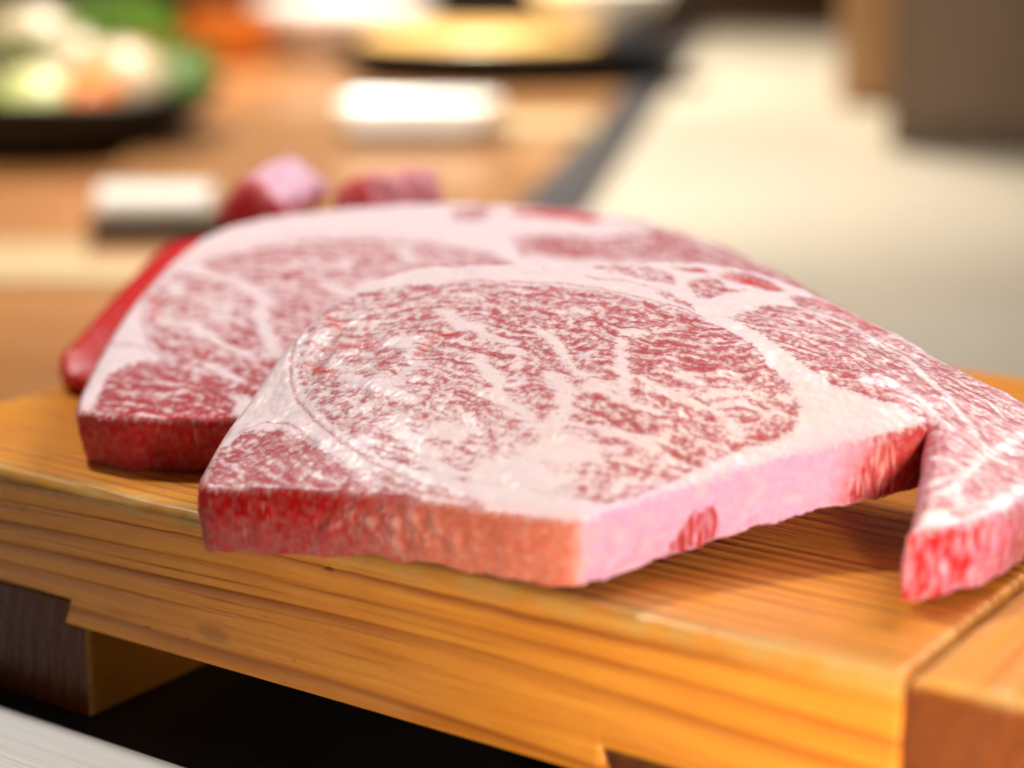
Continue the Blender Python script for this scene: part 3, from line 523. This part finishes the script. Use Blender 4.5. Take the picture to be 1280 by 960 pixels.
c = prism('counter', [(-6, -1.5), (2.5, -1.5), (2.5, 7), (-6, 7)], ZC - .04, ZC - .004)
tag(link('counter', c, COUNTER, smooth=False), kind='structure')
IRON = plain('black_iron', (.010, .010, .010, 1), (.016, .015, .014, 1), rough=.45, scale=40, spec=.25)
c = prism('worktop', [(-.50, -.0112), (.7, -.0112), (.7, .40), (-.50, .40)], ZC - .0038, ZC)
tag(link('iron_worktop', c, IRON, smooth=False), kind='structure')
c = prism('strip', [(-.70, -.45), (.7, -.45), (.7, -.0116), (-.70, -.0116)], ZC - .0038, ZC + .0016, .0008)
tag(link('steel_edge_strip', c, STEEL, smooth=False), kind='structure')
lx = lambda y: -.807 - (y - 1.092) * .491
c = prism('griddle', [(lx(.62) + .035, .62), (.9, .62), (.9, 4.1), (lx(3.4) + .035, 3.4)], ZC - .0038, ZC + .002, .001)
tag(link('griddle_top', c, GRID, smooth=False), kind='structure')
c = prism('trim', [(lx(.62) - .03, .62), (lx(.62) + .03, .62), (lx(3.4) + .03, 3.4), (lx(3.4) - .03, 3.4)], ZC - .0038, ZC + .014, .003)
tag(link('counter_trim', c, DARKTRIM, smooth=False), kind='structure')

# ------------------------------------------------------------------ the serving board on its two battens
WOOD_X = wood_material('pine_plank', 3.1, 'X'); WOOD_Y = wood_material('pine_cap', 11.7, 'Y', 1.0, 120.0, True); WOOD_B = wood_material('pine_batten_shaded', 21.3, 'Y', .26, 150.0, True)  # battens: the same pine, darkened in colour for shade under the board
BW, BT = .33, -.0512
def wear_attr(me, fn):
    co = np.empty(len(me.vertices) * 3, np.float32); me.vertices.foreach_get('co', co); co = co.reshape(-1, 3)
    a = me.attributes.new('wear', 'FLOAT', 'POINT'); a.data.foreach_set('value', fn(co).astype(np.float32))
def vnoise(x, f, seed):
    r = np.random.default_rng(seed); o = 0
    for k in range(5): o = o + math.sqrt(1 / (k + 1)) * np.sin(x * f * (1 + 1.37 * k) + r.uniform(0, 6.3))
    return o / 2
def plank_mesh(name, prof, y0, y1, bev, cuts_x, cuts_y, seed, amp=.0004):
    """profile in x-z extruded across the board; upper edges rounded, worn unevenly"""
    bm = bmesh.new(); a = [bm.verts.new((x, y0, z)) for x, z in prof]; b = [bm.verts.new((x, y1, z)) for x, z in prof]; n = len(prof)
    bm.faces.new(a); bm.faces.new(b[::-1])
    for i in range(n): bm.faces.new((a[i], b[i], b[(i + 1) % n], a[(i + 1) % n]))
    bmesh.ops.recalc_face_normals(bm, faces=bm.faces)
    zt = max(p[1] for p in prof)
    te = [e for e in bm.edges if all(abs(v.co.z - zt) < 1e-6 for v in e.verts)]
    bmesh.ops.bevel(bm, geom=te, offset=bev, segments=5, affect='EDGES', profile=.5)
    ve = [e for e in bm.edges if abs(e.verts[0].co.y - e.verts[1].co.y) < 1e-6 and e.calc_face_angle(0) > 1.2 and (abs(e.verts[0].co.y - y0) < 1e-6)]
    bmesh.ops.bevel(bm, geom=ve, offset=.0007, segments=2, affect='EDGES', profile=.5)
    for z in (zt - bev * 1.1, zt - bev * 2.0, zt - .018):
        bmesh.ops.bisect_plane(bm, geom=bm.verts[:] + bm.edges[:] + bm.faces[:], plane_co=(0, 0, z), plane_no=(0, 0, 1))
    for y in cuts_y: bmesh.ops.bisect_plane(bm, geom=bm.verts[:] + bm.edges[:] + bm.faces[:], plane_co=(0, y, 0), plane_no=(0, 1, 0))
    for x in cuts_x: bmesh.ops.bisect_plane(bm, geom=bm.verts[:] + bm.edges[:] + bm.faces[:], plane_co=(x, 0, 0), plane_no=(1, 0, 0))
    for v in bm.verts:   # worn unevenly
        k = vnoise(np.array([v.co.x]), 70, seed)[0] * .6 + vnoise(np.array([v.co.x + v.co.y * .7]), 210, seed + 1)[0] * .4
        near = max(0, 1 - abs(v.co.z - zt) / .012)
        if v.co.y < y0 + .02: v.co.y += amp * k * near; v.co.z += amp * .5 * k * (1 if v.co.y < y0 + bev and near > .3 else 0)
    me = bm_mesh(name, bm); return me
board = empty('serving_board', (0, 0, 0))
tag(board, 'orange pine serving board on shade-darkened battens carrying the raw steaks', 'serving board')
def dovetail(xa): # slot corners, from the left: bottom, top, top, bottom
    return [(xa + .0037, BT), (xa, -.0419), (xa + .062, -.0419), (xa + .0583, BT)]
SL, SR = -.3651, -.0899
prof = [(-.408, BT)] + dovetail(SL) + dovetail(SR) + [(-.0004, BT), (-.0004, 0), (-.408, 0)]
me = plank_mesh('plank', prof, 0, BW, .0036, [-.404, -.4] + list(np.linspace(-.395, -.012, 120)) + [-.006, -.003], [.004, .008, .03, .1], 5)
def wear_plank(co):
    d = np.minimum(np.hypot(np.clip(co[:, 1], 0, None) * .8, co[:, 2] * 1.0), np.hypot(co[:, 0] + .408, co[:, 2]))
    dr = np.hypot(co[:, 0] * 1.3, co[:, 2]) + 0.001
    return np.maximum(np.clip(1 - (d - .0028) / .0045, 0, 1) * .95, np.clip(1 - dr / .006, 0, 1))
wear_attr(me, wear_plank); sharp(me, 40); link('plank', me, WOOD_X, board)
me = plank_mesh('end_cap', [(.0004, BT), (.064, BT), (.064, .0003), (.0004, .0003)], .0002, BW, .0042, list(np.linspace(.006, .06, 16)), [.006, .012, .04, .1], 9)
wear_attr(me, lambda co: np.clip(1 - (np.minimum(np.hypot(co[:, 1], co[:, 2]), np.hypot(co[:, 0], co[:, 2])) - .003) / .005, 0, 1)); sharp(me, 40)
link('end_cap', me, WOOD_Y, board)
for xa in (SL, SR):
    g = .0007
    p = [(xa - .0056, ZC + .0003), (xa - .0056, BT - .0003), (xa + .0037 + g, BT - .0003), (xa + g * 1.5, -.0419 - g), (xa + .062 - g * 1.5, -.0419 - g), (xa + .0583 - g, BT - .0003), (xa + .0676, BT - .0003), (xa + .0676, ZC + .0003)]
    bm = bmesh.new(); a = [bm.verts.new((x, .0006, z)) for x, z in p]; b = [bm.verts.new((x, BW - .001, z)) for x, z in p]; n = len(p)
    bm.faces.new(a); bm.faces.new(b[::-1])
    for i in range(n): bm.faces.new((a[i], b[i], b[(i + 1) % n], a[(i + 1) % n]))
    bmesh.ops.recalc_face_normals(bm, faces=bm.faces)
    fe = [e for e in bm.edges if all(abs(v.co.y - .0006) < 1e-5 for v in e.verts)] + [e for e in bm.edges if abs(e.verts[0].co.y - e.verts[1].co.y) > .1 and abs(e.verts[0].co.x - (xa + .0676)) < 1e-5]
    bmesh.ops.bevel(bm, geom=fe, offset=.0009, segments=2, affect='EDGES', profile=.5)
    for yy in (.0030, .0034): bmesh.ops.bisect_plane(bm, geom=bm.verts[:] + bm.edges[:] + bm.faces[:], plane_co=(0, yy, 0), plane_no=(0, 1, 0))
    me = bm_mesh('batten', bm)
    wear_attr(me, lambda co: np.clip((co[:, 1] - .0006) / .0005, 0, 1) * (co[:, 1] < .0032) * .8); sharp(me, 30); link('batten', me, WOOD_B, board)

# ------------------------------------------------------------------ the steaks
LUMPS = [(-170, -10, .22, 3.2, 1.5), (-164, -9, .38, 3.0, 2.0), (-160, -8, .12, 2.2, 2.2), (-156, -7, .30, 2.6, 2.4), (-151, -6, .16, 2.6, 1.8), (-149, -6, .45, 3.4, 1.5), (-158, -7, .62, 3.0, 1.3), (-143, -5, .28, 3.2, 1.1), (-176, -12, .45, 3.4, .8), (-136, -4, .5, 3.6, .7)]
s = build_steak('raw_steak', FRONT, .42, 20.5, 11, lumps=LUMPS, patch=red_patch, keep_above=.6)
tag(s, 'nearest raw marbled steak, its pale fat corner over the front edge of the board', 'steak', 'raw steaks fanned on the board')
s = build_steak('raw_steak', REAR, .62, 19.5, 23, rows=20, keep_above=.6, fine_len=11, lean_shift=.08, grain=2.5, shift=.85, gain=1.25)
tag(s, 'middle raw steak with a dark red cut end, half under the nearest steak', 'steak', 'raw steaks fanned on the board')
W_ = [0, .98, .98, 1, .1, .6]
THIRD = dict(all_red=1, ctrl=[[-389,87,8],[-399,91,13],[-402,103,18],[-410,125,25],[-422,153,32],[-434,183,39],[-436,199,43],[-430,235,44],[-400,300,46],[-330,320,44],[-240,320,36],[-250,200,22],[-300,120,12],[-345,85,6]],
  outline=[[a,b]+W_ for a,b in [(-389,84),(-399,90),(-402,103),(-410,125),(-422,153),(-433,181),(-434,194),(-426,212),(-418,240),(-408,272),(-392,300),(-340,322),(-270,326),(-230,310),(-225,270),(-250,220),(-300,150),(-340,112),(-370,88)]][::-1],
  muscles=dict(ribeye_muscle=[[[-400,120],[-425,200],[-400,270],[-300,300],[-260,260],[-300,180],[-360,110]]]), lines=[], reds=[], seams=[], flow=[[-350,200,1,0]], bias=[[-350,200,.3]])
THIRD['ctrl'] = [[a - 2, b + 1, c + 1] for a, b, c in THIRD['ctrl']]; THIRD['outline'] = [[q[0] - 2, q[1] + 1] + q[2:] for q in THIRD['outline']]
s = build_steak('raw_steak', THIRD, 1.6, 17, 31, rows=10, keep_above=.6, low=True, rim=1.2, swell=.3, shift=.85)
tag(s, 'bottom steak of the stack, only its bright red left rim showing beside the middle steak', 'steak', 'raw steaks fanned on the board')

def chunk(name, pts, r0, seed, pink_dir):
    """a short bar of meat: rounded section swept along its axis; red cut face to one side, pale fat on top"""
    A, B, w, hgt, up = pts
    A, B = Vector(A), Vector(B); ax = (B - A).normalized(); side = ax.cross(Vector(up)).normalized(); top = side.cross(ax).normalized()
    n, m = 24, 40; V = []; T = []; rg = np.random.default_rng(seed)
    ph = rg.uniform(0, 6, 6)
    for i in range(n + 1):
        t = i / n; endk = min(1, (min(t, 1 - t) * (B - A).length) / .007); sc = .62 + .38 * math.sqrt(max(0, 1 - (1 - endk) ** 2))
        for k in range(m):
            a = 2 * math.pi * k / m; ca, sa = math.cos(a), math.sin(a); q = (abs(ca) ** 4.5 + abs(sa) ** 4.5) ** (-1 / 4.5)
            wob = 1 + .05 * math.sin(3 * t * 5 + ph[0] + 2 * a) + .03 * math.sin(11 * t + ph[1] + 3 * a)
            u, v = w * .5 * q * ca * sc * wob, hgt * .5 * q * sa * sc * wob
            p = A + ax * ((B - A).length * t) + side * u + top * v; V.append(p[:])
            fat = max(0, min(1, (sa * q - .58) * 4.0)) * pink_dir
            st = .5 + .5 * math.sin(a * 9 + 5 * math.sin(t * 9 + ph[2]))
            fat *= 0 if i < 3 else 1
            T.append((np.clip(.86 + .12 * rg.standard_normal(), .5, 1) * (1 - fat) + fat * (.14 + .18 * st), .9, .5 * fat, .0))
    F = [(i * m + k, i * m + (k + 1) % m, (i + 1) * m + (k + 1) % m, (i + 1) * m + k) for i in range(n) for k in range(m)]
    me = bpy.data.meshes.new(name); me.from_pydata(V, [], F + [tuple(range(m))[::-1], tuple(n * m + k for k in range(m))])
    at = me.color_attributes.new('tissue', 'FLOAT_COLOR', 'POINT'); at.data.foreach_set('color', np.array(T, np.float32).ravel())
    bm = bmesh.new(); bm.from_mesh(me); bmesh.ops.recalc_face_normals(bm, faces=bm.faces); bm.to_mesh(me); bm.free()
    return link(name, me, MEAT)
CH = chunk('meat_strip', ((-.422, .228, .050), (-.442, .288, .054), .028, .031, (.50, .34, .80)), 0, 3, 1)
tag(CH, 'larger pink and red strip of raw beef behind the middle steak, left of the two', 'meat')
CH = chunk('meat_strip', ((-.404, .280, .049), (-.392, .329, .050), .026, .028, (.80, .54, .35)), 0, 4, .35)
tag(CH, 'smaller red strip of raw beef peeking over the middle steak, right of the two', 'meat')
# ------------------------------------------------------------------ out-of-focus things behind the board
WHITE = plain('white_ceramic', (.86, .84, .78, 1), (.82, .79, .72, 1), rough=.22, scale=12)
CREAM = plain('cream_wood', (.50, .37, .20, 1), (.44, .31, .16, 1), rough=.4, scale=8, stretch=(1, 8, 1))
TAN = plain('honey_wood', (.74, .46, .15, 1), (.64, .37, .11, 1), rough=.35, scale=8, stretch=(1, 8, 1))
BROWN = plain('dark_brown_wood', (.105, .062, .034, 1), (.075, .043, .023, 1), rough=.4, scale=9, stretch=(8, 8, 1))
POST = plain('amber_wood', (.30, .16, .065, 1), (.25, .125, .045, 1), rough=.4, scale=9, stretch=(8, 8, 1))
def placed(name, me, mat, loc, rot=YAW, **kw):
    o = link(name, me, mat); o.location = loc; o.rotation_euler = (0, 0, rot); sharp(me, 40); return tag(o, **kw)
TZ = ZC + .012
me = prism('tray', [(-0.928, 0.601), (-0.675, 0.773), (-0.728, 0.956), (-1.005, 1.519), (-1.612, 2.708), (-2.08, 2.319), (-1.718, 1.659), (-1.528, 1.287), (-1.203, 0.882)], ZC - .003, TZ, .006, 3)
link('brown_table', me, TRAYW, smooth=False); tag(bpy.data.objects['brown_table'], 'blurred brown lacquered table leaf behind the steaks, left of the pale griddle', 'table')
placed('wooden_rail', box_mesh('rail', -.35, .30, -.075, .075, 0, .012, .003), CREAM, (-.955, .60, ZC - .0042), label='pale wooden rail lying on the counter behind the left end of the board', cat='rail')
# white roll and black stand, added in place of glare on the tray rim
t = empty('glare_stand', (-0.934, 0.690, TZ), (0, 0, YAW))
tag(t, 'small black dish added under the white roll that stands for glare, far left behind the steaks', 'dish')
link('dish_base', box_mesh('dish_base', -.052, .056, -.024, .024, 0, .009, .003), BLACK, t); link('dish_lip', box_mesh('dish_lip', -.056, .060, -.028, .028, .0092, .0132, .0015), BLACK, t)
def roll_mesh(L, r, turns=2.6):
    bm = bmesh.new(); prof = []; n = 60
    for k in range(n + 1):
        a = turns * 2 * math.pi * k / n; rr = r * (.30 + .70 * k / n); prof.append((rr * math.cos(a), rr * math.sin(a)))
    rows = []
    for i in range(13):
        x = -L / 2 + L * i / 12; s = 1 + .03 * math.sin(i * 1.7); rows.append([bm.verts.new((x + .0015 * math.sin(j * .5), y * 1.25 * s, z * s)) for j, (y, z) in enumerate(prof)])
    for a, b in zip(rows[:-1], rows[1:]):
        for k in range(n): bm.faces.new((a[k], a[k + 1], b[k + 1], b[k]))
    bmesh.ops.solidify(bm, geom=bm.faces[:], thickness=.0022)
    return bm_mesh('tray_glare', bm)
placed('glare_roll', roll_mesh(.092, .0150), WHITE, (-0.937, 0.692, TZ + .0305), label='bright white roll standing for tray glare, blurred behind the left edge of the middle steak', cat='tray_glare')
# white dish and pale plank standing in for fading glare on the tray
placed('glare_fade_plank', box_mesh('pp', -.13, .17, -.055, .055, 0, .016, .004), CREAM, (-1.173, 1.424, TZ), label='pale narrow plank standing for the fading end of the glare, on the brown table', cat='plank')
d = empty('glare_dish', (-1.158, 1.337, TZ + .0165), (0, 0, YAW)); tag(d, 'long white dish shape standing for tray glare, in front of the round black platter', 'dish')
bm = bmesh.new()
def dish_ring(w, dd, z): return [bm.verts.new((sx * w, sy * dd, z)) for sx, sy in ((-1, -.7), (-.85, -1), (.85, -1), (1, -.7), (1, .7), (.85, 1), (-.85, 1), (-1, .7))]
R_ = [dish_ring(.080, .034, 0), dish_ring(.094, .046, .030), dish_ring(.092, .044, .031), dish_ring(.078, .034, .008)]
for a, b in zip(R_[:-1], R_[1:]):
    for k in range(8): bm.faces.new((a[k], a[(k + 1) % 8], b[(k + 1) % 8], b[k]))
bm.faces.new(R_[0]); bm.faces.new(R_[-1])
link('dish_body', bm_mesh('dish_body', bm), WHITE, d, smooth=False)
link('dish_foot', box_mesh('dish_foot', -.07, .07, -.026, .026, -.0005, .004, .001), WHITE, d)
# black platter with its contents
P = (-1.576, 2.142, TZ)
placed('black_platter', lathe('platter', [(.001, .004), (.19, .004), (.20, .0), (.225, .0), (.285, .040), (.298, .060), (.292, .062), (.21, .014), (.001, .012)], 64), BLACK, P, label='round black platter at the top centre holding honey coloured wooden board and white bowl', cat='platter')
placed('round_board', lathe('round_board', [(.001, .0), (.190, 0), (.198, .006), (.198, .030), (.190, .036), (.001, .036)], 48), TAN, (P[0] - .030, P[1] - .036, P[2] + .030), label='honey coloured round wooden board inside the black platter', cat='board')
placed('white_bowl', lathe('white_bowl', [(.001, 0), (.05, 0), (.055, .008), (.10, .045), (.118, .075), (.112, .075), (.09, .045), (.04, .014), (.001, .012)], 48), WHITE, (P[0] + .10, P[1] + .10, P[2] + .067), label='white bowl on the round wooden board in the black platter', cat='bowl')
placed('white_tureen', lathe('tureen', [(.001, 0), (.09, 0), (.10, .01), (.155, .05), (.175, .085), (.172, .10), (.14, .112), (.03, .118), (.02, .128), (.001, .13)], 48), WHITE, (-2.142, 2.417, ZC - .004), label='large white covered bowl at the top edge, left of the black platter', cat='bowl')
# black bowl heaped with vegetables
B = (-1.53, 1.11, ZC - .004)
placed('black_bowl', lathe('black_bowl', [(.001, 0), (.10, 0), (.11, .006), (.18, .040), (.215, .075), (.210, .079), (.17, .055), (.10, .034), (.001, .028)], 64), BLACK, B, label='wide black bowl of vegetables at the upper left corner', cat='bowl')
VEG = {k: plain(k, a, b, rough=.35, scale=60) for k, a, b in (('carrot', (.82, .22, .02, 1), (.75, .17, .012, 1)), ('leek', (.48, .48, .20, 1), (.40, .43, .14, 1)), ('leaf', (.20, .34, .04, 1), (.10, .22, .025, 1)), ('yellowgreen', (.55, .55, .10, 1), (.42, .48, .07, 1)), ('mushroom', (.52, .40, .25, 1), (.44, .32, .19, 1)), ('pepper', (.72, .22, .02, 1), (.62, .16, .015, 1)), ('onion', (.46, .38, .24, 1), (.38, .30, .17, 1)), ('shiitake', (.16, .08, .035, 1), (.10, .05, .02, 1)))}
def leaf_mesh(L, W, seed):
    rg = random.Random(seed); bm = bmesh.new(); g = []
    for i in range(13):
        t = i / 12; w = W * math.sin(math.pi * (.08 + .88 * t)) ** .7; row = []
        for j in range(9):
            s = j / 4 - 1; row.append(bm.verts.new((L * (t - .5), w * s, .25 * W * abs(s) ** 1.5 + .10 * W * math.sin(6 * t + 4 * s + seed) + .5 * W * t * t)))
        g.append(row)
    for i in range(12):
        for j in range(8): bm.faces.new((g[i][j], g[i + 1][j], g[i + 1][j + 1], g[i][j + 1]))
    bmesh.ops.solidify(bm, geom=bm.faces[:], thickness=.0015)
    return bm_mesh('leaf', bm)
def slab_disc(r, t): return lathe('slice', [(.001, 0), (r * .95, 0), (r, t * .2), (r, t * .8), (r * .95, t), (.001, t)], 32)
def dome(r, hh): return lathe('dome', [(.001, 0), (r * .55, 0), (r * .62, hh * .3), (r * .98, hh * .38), (r, hh * .5), (r * .85, hh * .78), (r * .5, hh * .95), (.001, hh)], 32)
def veg(name, me, mat, dx, dz, dy, rot, label, cat):
    # dx to the right, dy away, dz up, from the bowl's middle
    x = B[0] + dx * .827 - dy * .562; y = B[1] + dx * .562 + dy * .827
    o = link(name, me, VEG[mat]); o.location = (x, y, B[2] + dz + .022); o.rotation_euler = rot; tag(o, label, cat); return o
Y_ = YAW
veg('carrot_slice', slab_disc(.040, .014), 'carrot', -.045, .060, -.05, (1.0, .1, Y_), 'orange carrot round leaning in the middle of the black bowl', 'carrot')
veg('leek_round', slab_disc(.042, .028), 'leek', .020, .034, -.105, (.8, .2, Y_), 'pale leek round at the front of the vegetables in the black bowl', 'leek')
veg('leek_round', slab_disc(.046, .03), 'onion', -.115, .060, -.03, (.9, -.2, Y_), 'cream onion round at the left frame edge of the vegetable bowl', 'onion')
veg('mushroom', dome(.050, .05), 'mushroom', .100, .050, -.02, (.5, .3, Y_), 'tan mushroom cap on the right side of the vegetable bowl', 'mushroom')
veg('onion_half', dome(.052, .055), 'onion', .045, .060, -.035, (.35, -.2, Y_), 'creamy halved onion beside the mushroom in the vegetable bowl', 'onion')
veg('onion_half', dome(.055, .055), 'onion', -.015, .085, .04, (.4, .1, Y_), 'creamy halved onion behind the carrot round in the vegetable bowl', 'onion')
veg('cabbage_leaf', leaf_mesh(.13, .05, 1), 'yellowgreen', -.075, .040, -.115, (.9, .1, Y_), 'yellow green cabbage leaf at the front left of the vegetable bowl', 'leaf')
veg('lettuce_leaf', leaf_mesh(.14, .05, 2), 'leaf', .140, .050, .0, (.7, -.3, Y_ + .5), 'dark green leaf at the right rim of the vegetable bowl', 'leaf')
veg('lettuce_leaf', leaf_mesh(.17, .06, 3), 'leaf', .065, .100, .13, (.9, .0, Y_), 'green leaf standing at the back of the vegetable bowl', 'leaf')
veg('lettuce_leaf', leaf_mesh(.14, .05, 4), 'leaf', -.12, .030, -.10, (.8, .0, Y_ + .2), 'dark green leaf under the yellow green cabbage leaf', 'leaf')
veg('carrot_slice', slab_disc(.030, .012), 'carrot', .085, .060, -.10, (1.1, .4, Y_), 'small orange carrot round at the front right of the vegetable bowl', 'carrot')
veg('shiitake_cap', dome(.042, .03), 'shiitake', -.01, .075, -.06, (.7, .3, Y_), 'dark brown mushroom cap in the middle of the vegetable bowl', 'mushroom')
veg('lettuce_leaf', leaf_mesh(.11, .035, 6), 'leaf', .02, .078, -.075, (1.0, .2, Y_ + .4), 'green leaf lying over the onions in the vegetable bowl', 'leaf')
veg('pepper_strip', leaf_mesh(.09, .02, 7), 'pepper', .10, .082, .02, (1.0, -.3, Y_ - .3), 'orange pepper strip on top at the right of the vegetable bowl', 'pepper')
veg('lettuce_leaf', leaf_mesh(.12, .04, 8), 'leaf', -.02, .105, .05, (1.1, .1, Y_ - .2), 'green leaf at the top of the heap in the vegetable bowl', 'leaf')
placed('orange_pot', lathe('pot', [(.001, 0), (.05, 0), (.072, .02), (.085, .06), (.08, .095), (.074, .096), (.07, .06), (.001, .03)], 40), VEG['pepper'], (-2.20, 2.16, ZC - .004), label='orange bowl at the top edge between the vegetables and the white covered bowl', cat='bowl')
# far right
placed('dark_bench', box_mesh('dark_bench', -.05, .72, 0, .5, 0, .35, .01), BROWN, (-2.12, 3.70, ZC - .004), label='dark bench at the top edge beyond the griddle', cat='bench')
cr = empty('brown_cabinet', (-.715, 1.638, ZC + .002), (0, 0, YAW - .27)); tag(cr, 'dark brown wooden cabinet at the upper right corner beyond the tail of the steak', 'cabinet')
link('carcass', box_mesh('carcass', 0, .62, 0, .30, .004, .42, .006), BROWN, cr); link('plinth', box_mesh('plinth', .01, .61, .012, .29, 0, .0038, .0005), DARKTRIM, cr)
for k in range(2): link('door', box_mesh('door', .012 + k * .30, .305 + k * .30, -.014, -.001, .03, .40, .004), BROWN, cr)
placed('wooden_post', box_mesh('wooden_post', -.045, .045, -.03, .03, 0, .30, .006), POST, (-.94, 2.10, ZC + .002), label='tan wooden post standing on the far right of the griddle', cat='post')
